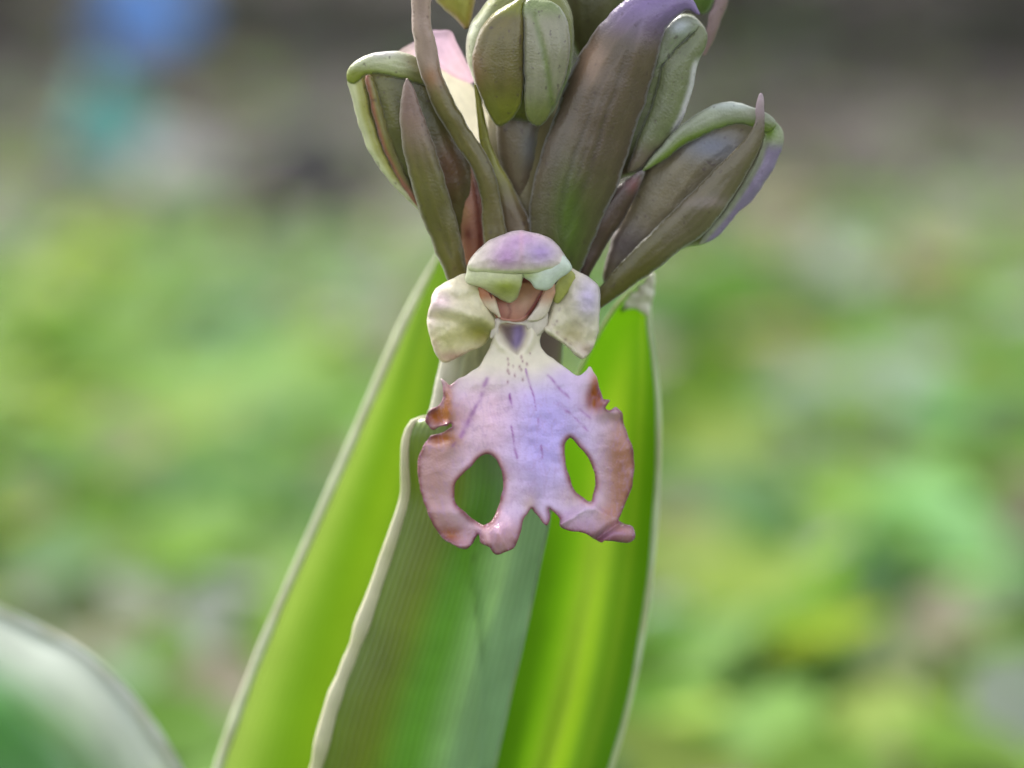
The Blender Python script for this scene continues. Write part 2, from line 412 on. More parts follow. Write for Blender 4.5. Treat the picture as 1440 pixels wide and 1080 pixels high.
# clasping sheath leaf in front of the stalk
def shprof(u, v, x, y):
    cre = np.interp(y, [560, 700, 790, 850, 950, 1080, 1400], [640, 646, 656, 668, 680, 680, 690])
    g1 = (x-cre)
    k = sst(740, 860, y)
    grv = 16*np.exp(-np.abs(g1)/9)*k
    facet = np.where(g1 > 0, -.32*np.minimum(g1, 70), 0)*k
    conv = -52*np.sin(math.pi*np.clip(u, 0, 1))**.9
    return conv+grv+facet+60*sst(.72, 1, u)*k
def shcol(u, v, x, y):
    c = blend(const((100, 122, 24), len(u)), srgb((84, 134, 44)), sst(.25, .5, u))
    c = blend(c, srgb((146, 180, 140)), sst(.5, .85, u)*.85)  # waxy blue green right facet, sky sheen included in the colour
    c = blend(c, srgb((96, 96, 34)), .35*np.exp(-((u-.2)/.12)**2)*sst(600, 800, y))
    c = blend(c, srgb((50, 52, 30)), np.exp(-(np.hypot(x-667, y-789)/4.5)**2))
    return c
lf, A, B = blade('leaf',
    [(604, 588, 96), (590, 588, 84), (577, 600, 80), (571, 622, 80), (570, 655, 80), (571, 695, 82), (558, 742, 84), (531, 822, 86), (501, 907, 88), (470, 987, 90), (447, 1075, 92), (415, 1200, 100), (390, 1500, 110), (440, 2050, 130), (520, 2650, 140)],
    [(792, 560, 150), (791, 566, 140), (790, 575, 135), (789, 590, 130), (786, 620, 125), (781, 660, 120), (776, 700, 115), (770, 740, 112), (757, 800, 110), (737, 895, 110), (694, 1085, 112), (670, 1220, 118), (640, 1500, 128), (640, 2050, 150), (610, 2650, 160)],
    M_SHEATH, plant, shprof, shcol, nv=170, nu=60)
lf['label'] = 'folded dull green sheath leaf with a thick cream margin'
rim(lf, A, lambda t, x, y: np.interp(y, [560, 590, 620, 700, 760, 830, 1080, 1500, 2500], [3, 5.5, 7, 8, 11, 13, 13, 10, 5]), (216, 210, 178), flat=.75, skip=2)
rim(lf, B, 2.5, (150, 180, 140))

# near leaf, low on the left
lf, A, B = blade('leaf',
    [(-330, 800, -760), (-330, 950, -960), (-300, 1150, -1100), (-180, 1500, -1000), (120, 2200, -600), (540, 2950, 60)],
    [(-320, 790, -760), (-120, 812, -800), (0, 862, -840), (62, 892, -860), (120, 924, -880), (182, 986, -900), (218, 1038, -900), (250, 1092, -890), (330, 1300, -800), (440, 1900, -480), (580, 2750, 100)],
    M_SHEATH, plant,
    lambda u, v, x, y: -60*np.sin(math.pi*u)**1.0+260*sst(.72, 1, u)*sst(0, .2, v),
    lambda u, v, x, y: blend(const((56, 122, 24), len(u)), srgb((186, 192, 182)), .9*sst(.78, .98, u+.05*sst(.45, .1, v))), nu=30)  # pale band by the upper margin has sky reflection painted in
lf['label'] = 'blurred deep green leaf arching up low on the near side'
rim(lf, B, lambda t, x, y: 9*np.minimum(1, t/.04+.2), (206, 210, 196))

# ---- bracts, back to front
def bract(outline, d0, col, k=.55, thick=7, step=4, mat=None, extra=None, label=None):
    o = sheet('bract', outline, d0, col, mat or M_BRACT, plant, k=k, thick=thick, step=step, extra=extra, fibre=.30)
    if label: o['label'] = label
    return o
def spine(path, closed_tip=True):
    """outline of a strap from (x, y, half width) points"""
    S = np.array(path, float); t = np.gradient(S[:, :2], axis=0); t /= np.linalg.norm(t, axis=1)[:, None]
    nrm = np.stack([-t[:, 1], t[:, 0]], 1)
    Lp = S[:, :2]+nrm*S[:, 2:3]; Rp = S[:, :2]-nrm*S[:, 2:3]
    return np.vstack([Lp, Rp[::-1]]).tolist()
def ygrad(c_top, c_bot, y0, y1):
    return lambda x, y, ed: blend(const(c_top, len(x)), srgb(c_bot), sst(y0, y1, y))
def lin(y0, d0, y1, d1): return lambda x, y: np.interp(y, [y0, y1], [d0, d1])

# pale sheath behind the flower's left side
bract([(700, 420), (660, 430), (632, 470), (618, 510), (608, 560), (600, 600), (610, 640), (660, 660), (700, 600)], 120,
      lambda x, y, ed: blend(const((150, 158, 104), len(x)), srgb((226, 220, 196)), np.exp(-ed/9)+.6*sst(660, 620, x)), k=.35, label='pale cream bract behind the open flower')

# ---- buds
def bud(outline, d0, col, k=.8, back=.8, step=5, label=None, mat=None):
    o = sheet('bud', outline, d0, col, mat or M_BUD, plant, k=k, back=back, step=step, fibre=.22)
    if label: o['label'] = label
    return o
def sep(parent, outline, d0, col, k=.4, thick=5, step=4, name='sepal', extra=None, mat=None, back=None):
    o = sheet(name, outline, d0, col, mat or M_BUD, parent, k=k, thick=thick, step=step, extra=extra, back=back, fibre=.16); return o

# dark bud behind, between the middle bud and the purple bract
bud([(790, -60), (830, -70), (875, -50), (880, 10), (850, 60), (815, 80), (798, 40)], 230, (92, 92, 58), label='dark olive bud behind the purple bract')
bract(spine([(1022, -30, 8), (1016, 0, 9), (1006, 25, 9), (998, 52, 7), (990, 78, 2)]), 190, (168, 140, 140), k=.5, thick=6)
bud([(960, -70), (1000, -70), (1008, -20), (998, 14), (985, 20), (960, 0)], 215, (96, 124, 56), label='green bud peeping out behind the purple bract')
bud([(608, -60), (660, -60), (668, -10), (664, 22), (656, 42), (641, 28), (622, 10), (610, -8)], 160,
    lambda x, y, ed: blend(const((170, 170, 76), len(x)), srgb((190, 150, 96)), np.exp(-ed/6)*.7), label='yellow green bud cut by the top of the stalk')

# opened flower at the back: pink sepal and cream petal
b_open = sheet('flower', [(640, 190), (655, 185), (680, 215), (700, 260), (700, 320), (675, 330), (655, 260)], 175, (150, 128, 84), M_STEM, plant, k=.8, back=.8, step=6)
b_open['label'] = 'half hidden flower behind the long bract'
sep(b_open, [(606, 84), (630, 92), (648, 102), (664, 118), (676, 140), (690, 168), (698, 190), (697, 207), (687, 209), (677, 219), (658, 206), (640, 175), (618, 130)], 196, (242, 234, 212), k=.2, thick=0, name='petal', mat=M_CREAM)
sep(b_open, [(559, 76), (566, 68), (580, 60), (595, 48), (610, 43), (632, 44), (642, 60), (655, 85), (667, 109), (663, 117), (645, 110), (618, 96), (590, 88), (568, 82)], 186,
    lambda x, y, ed: blend(const((232, 196, 220), len(x)), srgb((232, 208, 200)), sst(600, 570, x)*.8+gau(x, y, 640, 100, 25)*.3), k=.35, thick=0, mat=M_CREAM)

# reddish twisted ovary between the bracts
o = sheet('ovary', spine([(652, 215, 10), (656, 245, 16), (661, 285, 21), (666, 330, 20), (672, 385, 15), (690, 420, 10)]), 118,
      lambda x, y, ed: blend(blend(const((178, 116, 92), len(x)), srgb((110, 44, 36)), np.exp(-((x-np.interp(y, [215, 300, 400], [664, 673, 680]))/5)**2)*.85+.8*gau(x, y, 659, 329, 7, 9)), srgb((206, 170, 120)), .8*gau(x, y, 654, 245, 9, 14)+.5*gau(x, y, 652, 300, 9, 14)), M_BUD, plant, k=.7, back=.7, step=4)
o['label'] = 'reddish twisted ovary between two bracts'

# left bud
b1 = bud([(490, 116), (491, 97), (509, 82), (535, 75), (562, 75), (590, 84), (620, 110), (645, 160), (668, 230), (676, 300), (668, 345), (650, 350), (620, 322), (585, 290), (562, 270), (545, 251), (520, 213), (502, 162)], 125,
    lambda x, y, ed: blend(blend(const((116, 112, 56), len(x)), srgb((84, 80, 44)), sst(540, 570, x)*.7), srgb((110, 66, 46)), gau(x, y, 628, 240, 30, 45)*.9), k=.62, back=.7, label='olive bud with a hooded top behind a purplish bract')
d_b1 = lambda x, y: 84+.10*(x-520)
# side sepal: pale band down the left flank, a pinkish groove beside it
sep(b1, [(489, 116), (491, 103), (504, 104), (512, 112), (516, 135), (524, 170), (538, 208), (556, 244), (578, 274), (594, 292), (588, 294), (562, 271), (543, 250), (519, 213), (501, 162)], lambda x, y: 94+.02*(y-100)+.0*x,
    lambda x, y, ed: blend(const((178, 176, 92), len(x)), srgb((224, 222, 178)), sst(12, 3, x-np.interp(y, [100, 162, 213, 250, 290], [489, 501, 519, 543, 588]))), k=.45, thick=4, step=3)
sep(b1, [(514, 110), (524, 108), (534, 140), (548, 185), (566, 235), (586, 280), (592, 292), (578, 280), (556, 245), (538, 208), (525, 165)], lambda x, y: 92+.02*(y-100),
    lambda x, y, ed: blend(const((140, 132, 70), len(x)), srgb((176, 112, 96)), sst(8, 2, x-np.interp(y, [110, 165, 208, 245, 292], [514, 525, 538, 556, 590]))), k=.7, thick=4, step=3)
# hood
sep(b1, [(488, 112), (490, 97), (508, 81), (535, 73), (565, 73), (594, 84), (618, 106), (632, 130), (612, 128), (590, 118), (562, 110), (535, 105), (515, 106), (506, 114), (497, 118)], lambda x, y: 88+.06*(x-500),
    lambda x, y, ed: blend(blend(blend(const((198, 200, 160), len(x)), srgb((140, 148, 48)), sst(88, 104, y-.18*(x-520)*(x > 520))*.95), srgb((118, 118, 72)), sst(556, 590, x)*.9), srgb((218, 208, 216)), gau(x, y, 535, 74, 26, 6)*.8), k=.4, thick=4, step=3)  # pale upper edge has light from above painted in

# middle bud
def cl_b2(x, y, ed):
    c = const((122, 124, 62), len(x)); return c
ov = sheet('ovary', [(697, 160), (715, 150), (745, 150), (760, 165), (757, 200), (752, 235), (745, 275), (735, 300), (722, 296), (710, 255), (700, 210)], 130,
      lambda x, y, ed: blend(const((122, 106, 84), len(x)), srgb((120, 118, 118)), gau(x, y, 745, 205, 14, 30)), M_BUD, plant, k=.7, back=.7, step=5)
b2 = bud([(655, 75), (659, 42), (674, 14), (700, -12), (738, -22), (775, -16), (797, 0), (806, 30), (807, 70), (798, 112), (783, 146), (766, 170), (740, 172), (712, 168), (690, 160), (675, 130), (662, 102)], 110,
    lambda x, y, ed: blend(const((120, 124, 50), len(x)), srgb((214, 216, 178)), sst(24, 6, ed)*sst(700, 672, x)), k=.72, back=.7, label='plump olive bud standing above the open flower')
sep(b2, [(737, 4), (720, 4), (700, 14), (682, 32), (668, 62), (664, 92), (672, 124), (684, 154), (694, 172), (704, 178), (718, 170), (730, 152), (736, 120)], lambda x, y: 62+.0010*(x-700)**2+.0016*(y-90)**2,
    lambda x, y, ed: blend(blend(const((118, 106, 58), len(x)), srgb((130, 132, 40)), sst(110, 160, y)*.8+sst(30, 10, y)), srgb((150, 112, 84)), gau(x, y, 668, 95, 14, 30)*.6), k=.42, thick=6, step=3.5)
sep(b2, [(738, 4), (760, 0), (786, 8), (800, 36), (802, 70), (794, 112), (780, 146), (768, 170), (758, 178), (746, 174), (738, 156), (737, 110), (737, 50)], lambda x, y: 60+.0012*(x-745)**2+.0016*(y-90)**2,
    lambda x, y, ed: blend(blend(blend(const((156, 152, 128), len(x)), srgb((128, 142, 88)), sst(34, 6, y)), srgb((122, 130, 56)), sst(120, 160, y)*.8), srgb((116, 134, 66)), .7*np.exp(-(polyd(x, y, [(752, 22), (764, 70), (772, 110), (776, 150)])/4.5)**2)), k=.42, thick=6, step=3,
    extra=lambda x, y, h, ed: 4*np.exp(-(polyd(x, y, [(752, 22), (764, 70), (772, 110), (776, 150)])/4)**2)-2.5*gau(x, y, 788, 75, 9, 45))

# right-hand upper bud, wrapped by the purple bract
b3 = bud([(880, 60), (934, 36), (951, 23), (971, 20), (983, 29), (993, 44), (991, 64), (984, 84), (973, 125), (959, 167), (946, 190), (932, 210), (907, 240), (884, 247), (862, 250), (850, 200)], 135,
    lambda x, y, ed: blend(const((120, 126, 88), len(x)), srgb((92, 78, 62)), sst(190, 240, y)), k=.6, back=.7, label='green bud half wrapped by the purple bract')
sep(b3, [(972, 50), (984, 36), (994, 46), (992, 66), (984, 86), (974, 124), (960, 166), (946, 190), (925, 212), (900, 238), (882, 240), (895, 200), (915, 150), (932, 92), (948, 70)], lambda x, y: 104+.0*x,
    lambda x, y, ed: blend(blend(const((122, 128, 92), len(x)), srgb((226, 222, 226)), sst(10, 2, ed)*sst(940, 952, x)*sst(75, 95, y)), srgb((120, 106, 92)), sst(185, 225, y)), k=.55, thick=6, step=3.5)
sep(b3, [(928, 60), (936, 38), (951, 24), (970, 21), (983, 30), (984, 40), (970, 52), (950, 70), (932, 92), (920, 100)], 106,
    lambda x, y, ed: blend(const((146, 152, 128), len(x)), srgb((196, 202, 210)), gau(x, y, 956, 38, 14, 10)), k=.5, thick=5, step=3)

# right-hand low bud
b4 = bud([(880, 290), (893, 258), (907, 237), (929, 208), (957, 178), (990, 156), (1018, 146), (1046, 148), (1066, 155), (1087, 167), (1098, 180), (1101, 195), (1093, 223), (1076, 256), (1054, 284), (1037, 300), (1008, 333), (984, 345), (960, 350), (915, 375), (870, 400), (848, 395), (858, 340)], 135,
    lambda x, y, ed: blend(blend(const((128, 116, 90), len(x)), srgb((120, 122, 140)), gau(x, y, 1000, 205, 40, 20)), srgb((124, 110, 112)), gau(x, y, 880, 345, 40, 30)), k=.62, back=.7, label='low bud pointing outward beneath a pointed bract')
sep(b4, [(903, 240), (929, 207), (957, 177), (990, 154), (1018, 144), (1046, 146), (1066, 153), (1088, 165), (1090, 178), (1076, 186), (1050, 176), (1022, 178), (992, 190), (960, 206), (930, 228)], lambda x, y: 92+.03*(1000-x),
    lambda x, y, ed: blend(blend(const((156, 162, 138), len(x)), srgb((118, 138, 58)), sst(-4, 14, y-np.interp(x, [900, 960, 1020, 1060, 1090], [236, 186, 166, 164, 170]))), srgb((196, 204, 200)), gau(x, y, 1025, 148, 40, 7)*.7), k=.4, thick=4, step=3)
sep(b4, [(1076, 186), (1084, 166), (1098, 179), (1102, 195), (1094, 223), (1077, 256), (1055, 285), (1037, 301), (1008, 334), (984, 345), (990, 332), (1015, 302), (1040, 266), (1062, 228), (1072, 200)], lambda x, y: 104+.03*(1060-x),
    lambda x, y, ed: blend(blend(const((172, 178, 148), len(x)), srgb((126, 160, 30)), gau(x, y, 1082, 184, 12)), srgb((156, 136, 180)), .9*sst(12, 4, np.interp(y, [190, 228, 266, 302, 340], [1082, 1072, 1050, 1025, 992])-x+8)*sst(195, 215, y)), k=.4, thick=4, step=3)

# dark bract at the foot of the low bud and the bract along its underside
bract([(812, 390), (818, 352), (836, 305), (860, 268), (884, 250), (906, 238), (902, 258), (888, 288), (872, 318), (852, 345), (834, 378), (822, 400)], 100,
      lambda x, y, ed: blend(blend(const((92, 70, 62), len(x)), srgb((196, 190, 190)), sst(6, 1, ed)*sst(285, 245, y)*.8), srgb((150, 90, 96)), gau(x, y, 890, 258, 12, 12)*.8), k=.4, thick=5, label='dark brown bract at the foot of the low bud')
bract([(1066, 134), (1071, 132), (1075, 146), (1076, 170), (1074, 190), (1060, 227), (1040, 263), (1016, 299), (990, 330), (962, 348), (921, 381), (880, 409), (853, 428), (836, 436), (832, 420), (850, 396), (884, 358), (930, 312), (975, 268), (1012, 230), (1042, 202), (1060, 176), (1063, 150)],
      lambda x, y: 70+.02*(y-130),
      lambda x, y, ed: blend(blend(const((128, 116, 88), len(x)), srgb((112, 104, 52)), sst(960, 900, x)), srgb((196, 172, 182)), sst(185, 150, y)+.35*gau(x, y, 1010, 285, 40, 8)), k=.55, thick=7, step=3.5, label='pointed grey brown bract lying along the low bud')

# the big purple bract
bract([(745, 296), (752, 246), (763, 207), (782, 155), (807, 92), (837, 44), (865, 13), (890, -6), (930, -14), (965, -8), (980, 8), (985, 22), (968, 15), (951, 25), (938, 38), (930, 61), (924, 85), (908, 140), (890, 195), (874, 245), (856, 290), (836, 335), (815, 385), (790, 410), (765, 395), (748, 340)],
      lambda x, y: 92-.05*(y-200)*0,
      lambda x, y, ed: blend(blend(blend(const((110, 92, 74), len(x)), srgb((150, 126, 180)), sst(80, 5, y-.25*(x-920))), srgb((184, 150, 126)), .9*gau(x, y, 832, 84, 20, 32)), srgb((100, 122, 48)), .8*gau(x, y, 800, 310, 22, 75)+.25*sst(200, 320, y)), k=.62, thick=8, step=4, label='large purple brown bract wrapped round a bud')  # lighter patch at upper left is a painted gloss highlight

# thin yellow bract, then the long bract, then the short one in front
bract(spine([(669, 118, 1.5), (673, 142, 4), (680, 190, 6.5), (690, 228, 11), (706, 270, 18), (722, 315, 24), (735, 370, 26)]), 104,
      lambda x, y, ed: blend(const((168, 164, 60), len(x)), srgb((128, 108, 78)), sst(225, 300, y)), k=.5, thick=5, step=3.5, label='thin yellow green bract above the open flower')
bract(spine([(596, -60, 13), (594, -20, 13.5), (593, 30, 14), (600, 75, 15.5), (607, 105, 14.5), (625, 148, 15), (651, 192, 14.5), (676, 232, 13.5), (689, 275, 14), (696, 330, 17), (704, 390, 18)]), lin(-60, 60, 390, 84),
      lambda x, y, ed: blend(blend(const((192, 164, 152), len(x)), srgb((128, 116, 66)), sst(70, 150, y)), srgb((176, 122, 84)), .7*gau(x, y, 608, 108, 14)), k=.6, thick=7, step=3.5, label='long narrow bract rising to the top, pinkish above')
bract(spine([(572.5, 112, 1.5), (574, 122, 7), (576, 140, 12), (579, 165, 17), (585, 192, 21), (594, 228, 23), (607, 272, 24), (622, 320, 22), (637, 368, 18), (650, 405, 12)]), lin(110, 52, 400, 78),
      lambda x, y, ed: blend(blend(const((152, 122, 112), len(x)), srgb((124, 116, 58)), sst(150, 260, y)), srgb((196, 178, 164)), .6*sst(5, 1, ed)*sst(610, 560, x-.35*(y-160))), k=.55, thick=7, step=3, label='short purplish bract with a blunt tip')

# ------------------------------------------------------------------ the open flower
fl = tube('flower', [(728, 376, 72, 26), (730, 392, 80, 34), (733, 420, 100, 34), (737, 450, 135, 30), (738, 480, 165, 26)], M_STEM, plant, (176, 168, 110), ns=16, step=8)
fl['label'] = 'open pink and lilac flower with a lobed lip'
# lip
lip_out = [(703, 452), (700, 462), (692, 480), (677, 511), (662, 524), (647, 532), (633, 541), (627, 537), (620, 533), (623, 547), (622, 563), (613, 574), (604, 580), (600, 592), (608, 604), (621, 600), (633, 596), (634, 602), (621, 609),
    (603, 616), (592, 632), (586.5, 658), (589, 680), (597, 708), (607.5, 735), (621, 755), (636.5, 765), (652, 772), (661, 767), (667, 757), (673, 752), (675, 757), (676, 764), (688, 770), (697, 780), (711, 776), (724, 769), (731.5, 753), (735.5, 736), (742, 724), (749, 715.5),
    (755, 724), (762, 734), (768, 737), (772, 733), (773, 725), (772, 715), (779, 721), (787, 729), (788, 740), (803, 747), (821, 751), (840, 760), (851, 760), (866, 761), (883, 764), (893, 754), (889, 740), (879, 737), (871, 732), (873, 724), (882, 703), (890, 679), (893, 656), (890, 632), (883, 611), (877, 592), (875, 582), (866, 573), (856, 577), (850, 573), (857, 564), (848, 561), (842, 550), (837, 529), (829, 515), (824, 522), (813, 528), (797, 519), (781, 506), (766, 496), (759, 485), (761, 466), (760, 452), (745, 446), (718, 447)]
hole_l = [(682, 738), (676, 736), (658, 724), (642, 708), (639, 691), (642, 677), (657, 661), (673, 645), (686, 638.5), (697, 644), (704, 658), (708, 674), (705, 695), (700, 716), (692, 733)]
hole_r = [(800, 616), (811, 624), (824, 640), (834, 658), (838, 679), (834, 695), (830, 706), (818, 699), (806, 685), (799, 666), (795, 648), (794, 628)]
THROAT = [(700, 455), (738, 455), (740, 470), (735, 486), (727, 498), (718, 491), (709, 476)]
def lip_d(x, y):
    # throat runs back, the middle is gently arched, the arms swing back and their tips come forward
    d = np.interp(y, [445, 462, 500, 540, 620, 700, 790], [40, 34, 16, 0, -14, -20, -30])
    d = d + 30*(np.abs(x-742)/150)**2*sst(520, 600, y)
    d = d - 20*sst(700, 768, y)
    inn = inside(np.array(THROAT, float), x, y); td = edge_dist(x, y, [np.array(THROAT, float)])
    sd_ = np.where(inn, td, -td)
    d = d + 30*sst(-3, 10, sd_) - 10*np.exp(-((sd_+9)/7)**2)*sst(505, 480, y)
    # folded outer shoulders
    d = d - 18*gau(x, y, 636, 578, 14, 40)+16*gau(x, y, 612, 590, 11, 12)-16*gau(x, y, 850, 556, 12, 30)+12*gau(x, y, 834, 560, 9, 16)
    d = d - 14*gau(x, y, 622, 599, 12, 6)+10*gau(x, y, 618, 618, 14, 6)-12*gau(x, y, 866, 580, 14, 8)
    # arm tips, centre lobes, the fold of the right lobe
    d = d + 18*sst(690, 650, x)*sst(715, 750, y)-14*gau(x, y, 704, 755, 26, 26)+4*np.sin((x-.25*y)/3.2)*gau(x, y, 704, 762, 24, 16)+10*gau(x, y, 636, 752, 15, 8)-8*gau(x, y, 650, 768, 14, 5)
    fold = polyd(x, y, [(788, 735), (805, 722), (822, 711), (838, 709)])
    below = sst(-2, 8, y-np.interp(x, [780, 805, 822, 838, 872], [736, 722, 711, 709, 730]))*sst(776, 790, x)
    d = d - 18*below*np.exp(-fold/26)-8*np.exp(-(fold/5)**2)
    d = d + 16*np.exp(-(polyd(x, y, [(836, 760), (852, 748), (872, 735)])/5)**2)-10*gau(x, y, 878, 752, 14, 9)
    # ridges running down the middle
    d = d - 4.5*np.cos((x-746)/13)*sst(500, 540, y)*sst(710, 640, y)*np.exp(-((x-746)/45)**2)
    d = d + 7*np.exp(-((x-755)/7)**2)*sst(670, 715, y)
    return d
def lip_wave(x, y, h, ed):
    sh = np.maximum(gau(x, y, 615, 590, 30, 55), gau(x, y, 855, 560, 34, 40))
    return np.exp(-ed/10)*(5*vnoise(x, y, 30, 4.2)+7*sh*vnoise(x, y, 13, 9.1))*sst(520, 545, y)+4.5*vnoise(x, y, 34, 1.3)+1.2*vnoise(x, y, 11, 6.3)
STREAK = [((686, 533), (668, 572), 4, .6), ((668, 572), (648, 614), 4.5, .6), ((770, 528), (786, 546), 2.2, .7), ((786, 546), (801, 561), 2.2, .6), ((785, 567), (808, 588), 2.2, .7), ((808, 588), (826, 606), 2, .6), ((815, 575), (830, 588), 1.8, .5),
    ((717, 554), (720, 573), 1.7, .9), ((718, 598), (722, 620), 1.7, .85), ((722, 620), (727, 644), 1.8, .8), ((741, 519), (747, 545), 1.2, .9), ((747, 545), (755, 577), 1.2, .8), ((756, 589), (758, 598), 1.8, .8), ((760, 627), (763, 643), 1.9, .75), ((634, 628), (639, 622), 2.5, .5)]
DOTS = [(714, 505, 1.6), (715, 512, 1.7), (714, 521, 1.9), (716, 525, 1.5), (714, 537, 1.7), (733, 502, 1.8), (735, 508, 1.5), (731, 516, 1.7), (733, 520, 1.4), (724, 528, 1.7), (735, 534, 1.6), (741, 512, 1.6), (745, 497, 1.2), (751, 461, 1.6), (752, 455, 1.5), (722, 515, 1.2)]
def lip_col(x, y, ed):
    c = const((230, 204, 232), len(x))
    c = blend(c, srgb((208, 188, 250)), 1.15*gau(x, y, 766, 610, 58, 88))
    c = blend(c, srgb((240, 206, 226)), .9*gau(x, y, 684, 580, 40, 66))
    c = blend(c, srgb((238, 228, 208)), sst(565, 505, y)*(1-.8*sst(750, 800, x)*sst(500, 530, y)))
    c = blend(c, srgb((226, 190, 206)), .7*gau(x, y, 700, 690, 26, 40))
    la = sst(672, 610, x)*sst(560, 640, y); ra = sst(826, 872, x)*sst(560, 640, y)
    c = blend(c, srgb((194, 150, 150)), .95*la); c = blend(c, srgb((178, 122, 96)), .95*ra)
    c = blend(c, srgb((190, 140, 148)), .9*sst(712, 758, y))
    c = blend(c, srgb((166, 122, 158)), .6*gau(x, y, 815, 740, 30, 14))
    c = blend(c, srgb((202, 168, 140)), .5*gau(x, y, 806, 700, 22, 18)+.6*gau(x, y, 745, 710, 10, 16))
    inn = inside(np.array(THROAT, float), x, y); td = edge_dist(x, y, [np.array(THROAT, float)]); sd_ = np.where(inn, td, -td)
    tc_ = blend(const((168, 146, 140), len(x)), srgb((196, 176, 236)), sst(714, 728, x))
    c = blend(c, np.zeros(3)+tc_, sst(-3, 8, sd_)*.85*sst(500, 480, y))
    oc = .85*gau(x, y, 616, 584, 20, 15)+.7*gau(x, y, 629, 556, 9, 20)+.75*gau(x, y, 620, 617, 22, 10)+.3*gau(x, y, 630, 600, 26, 40)+.8*gau(x, y, 840, 564, 15, 15)+.7*gau(x, y, 838, 540, 8, 20)+.4*gau(x, y, 872, 600, 12, 30)+.3*gau(x, y, 845, 560, 24, 30)+.8*gau(x, y, 632, 752, 14, 9)+.4*gau(x, y, 856, 722, 18, 14)
    c = blend(c, srgb((184, 112, 56)), 1.1*oc)
    hol = edge_dist(x, y, [spline(hole_l, 4), spline(hole_r, 4)])
    c = blend(c, srgb((196, 128, 128)), .7*np.exp(-(hol/6)**2))
    rimw = 4.2+2.6*vnoise(x, y, 20, 3.7)
    c = blend(c, srgb((136, 76, 86)), 1.0*np.exp(-(ed/rimw)**2)*sst(528, 548, y))
    c = blend(c, srgb((140, 84, 122)), .55*gau(x, y, 855, 753, 30, 6)+.45*gau(x, y, 668, 752, 10, 9))
    wob = vnoise(x, y, 7, 2.2); w2 = vnoise(x, y, 22, 5.2); w3 = vnoise(x, y, 9, 15.2)
    for a, b, wd, s in STREAK:
        L = math.hypot(b[0]-a[0], b[1]-a[1])
        t = np.clip(((x-a[0])*(b[0]-a[0])+(y-a[1])*(b[1]-a[1]))/L**2, 0, 1)
        ww = wd*(.55+.5*np.sin(math.pi*(.12+.76*t)))*(1+.35*w2)
        c = blend(c, srgb((160, 92, 172)), s*np.clip(.95+1.3*w3, .25, 1.15)*np.exp(-((segd(x+2.6*w2, y, a, b)+.6*wob)/ww)**2))
    for a, b, r in DOTS:
        c = blend(c, srgb((140, 66, 92)), .8*np.exp(-(np.hypot(x-a+.6*wob, (y-b)*.55)/(r*.85))**2))
    # faint branching veins
    vn = np.abs(vnoise(x+.35*(x-742)*(y-480)/200, y*.30, 9, 12.0))
    c = blend(c, srgb((190, 150, 200)), .32*np.exp(-(vn/.06)**2)*sst(520, 560, y))
    return c
sheet('lip', lip_out, lip_d, lip_col, M_LIP, fl, holes=[hole_l, hole_r], k=.16, thick=3, step=2.1, soft=1.5, extra=lip_wave)

# side sepals
def lsep_d(x, y):
    return 28+24*gau(x, y, 672, 472, 26, 20)-16*np.exp(-(polyd(x, y, [(612, 428), (648, 438), (690, 456)])/13)**2)-10*gau(x, y, 640, 408, 26, 14)+5*np.exp(-(polyd(x, y, [(604, 446), (640, 450)])/6)**2)
def lsep_c(x, y, ed):
    c = const((240, 230, 200), len(x))
    c = blend(c, srgb((224, 190, 208)), .7*gau(x, y, 618, 424, 18, 16)+.35*gau(x, y, 606, 450, 8, 20))
    c = blend(c, srgb((172, 168, 76)), .95*gau(x, y, 676, 466, 26, 20)+.55*gau(x, y, 630, 478, 26, 14)+.6*gau(x, y, 672, 405, 9, 7))
    c = blend(c, srgb((190, 150, 138)), .8*gau(x, y, 640, 502, 26, 8)+.5*gau(x, y, 610, 488, 8, 14))
    return c
sheet('lateral_sepal', [(654, 384), (631, 394), (611, 408), (604, 427), (601, 448), (603.5, 472), (610, 494), (622, 510), (639, 506), (660, 495), (679, 485), (692, 470), (697, 456), (692, 442), (687, 424), (677, 405), (668, 394)], lsep_d, lsep_c, M_PETAL, fl, k=.6, thick=5, step=3,
      extra=lambda x, y, h, ed: 3.2*vnoise(x, y, 16, 5)+1.6*vnoise(x, y, 7, 7))
def rsep_c(x, y, ed):
    c = const((238, 228, 204), len(x))
    c = blend(c, srgb((202, 184, 232)), .8*gau(x, y, 828, 420, 20, 30))
    c = blend(c, srgb((176, 164, 96)), .6*gau(x, y, 805, 470, 20, 14)+.5*gau(x, y, 795, 400, 10, 14))
    c = blend(c, srgb((206, 176, 176)), .7*gau(x, y, 826, 492, 14, 10))
    c = blend(c, srgb((140, 100, 100)), .7*sum(np.exp(-(np.hypot(x-a, y-b)/2)**2) for a, b in ((779, 457), (784, 468), (795, 478), (802, 484), (787, 435), (783, 452))))
    return c
sheet('lateral_sepal', [(800, 378), (812, 381), (825, 387), (840, 400), (844, 414), (843, 448), (838, 479), (830, 495), (820, 505), (812, 501), (797, 487), (781, 477), (765, 464), (770, 448), (779, 427), (786, 410), (793, 392)],
      lambda x, y: 32-12*np.exp(-(polyd(x, y, [(766, 462), (797, 485), (820, 503)])/5)**2)+16*gau(x, y, 806, 464, 15, 20)+10*gau(x, y, 790, 425, 10, 24)-10*gau(x, y, 828, 420, 14, 40), rsep_c, M_PETAL, fl, k=.55, thick=5, step=3,
      extra=lambda x, y, h, ed: 3.2*vnoise(x, y, 16, 15)+1.6*vnoise(x, y, 7, 17))
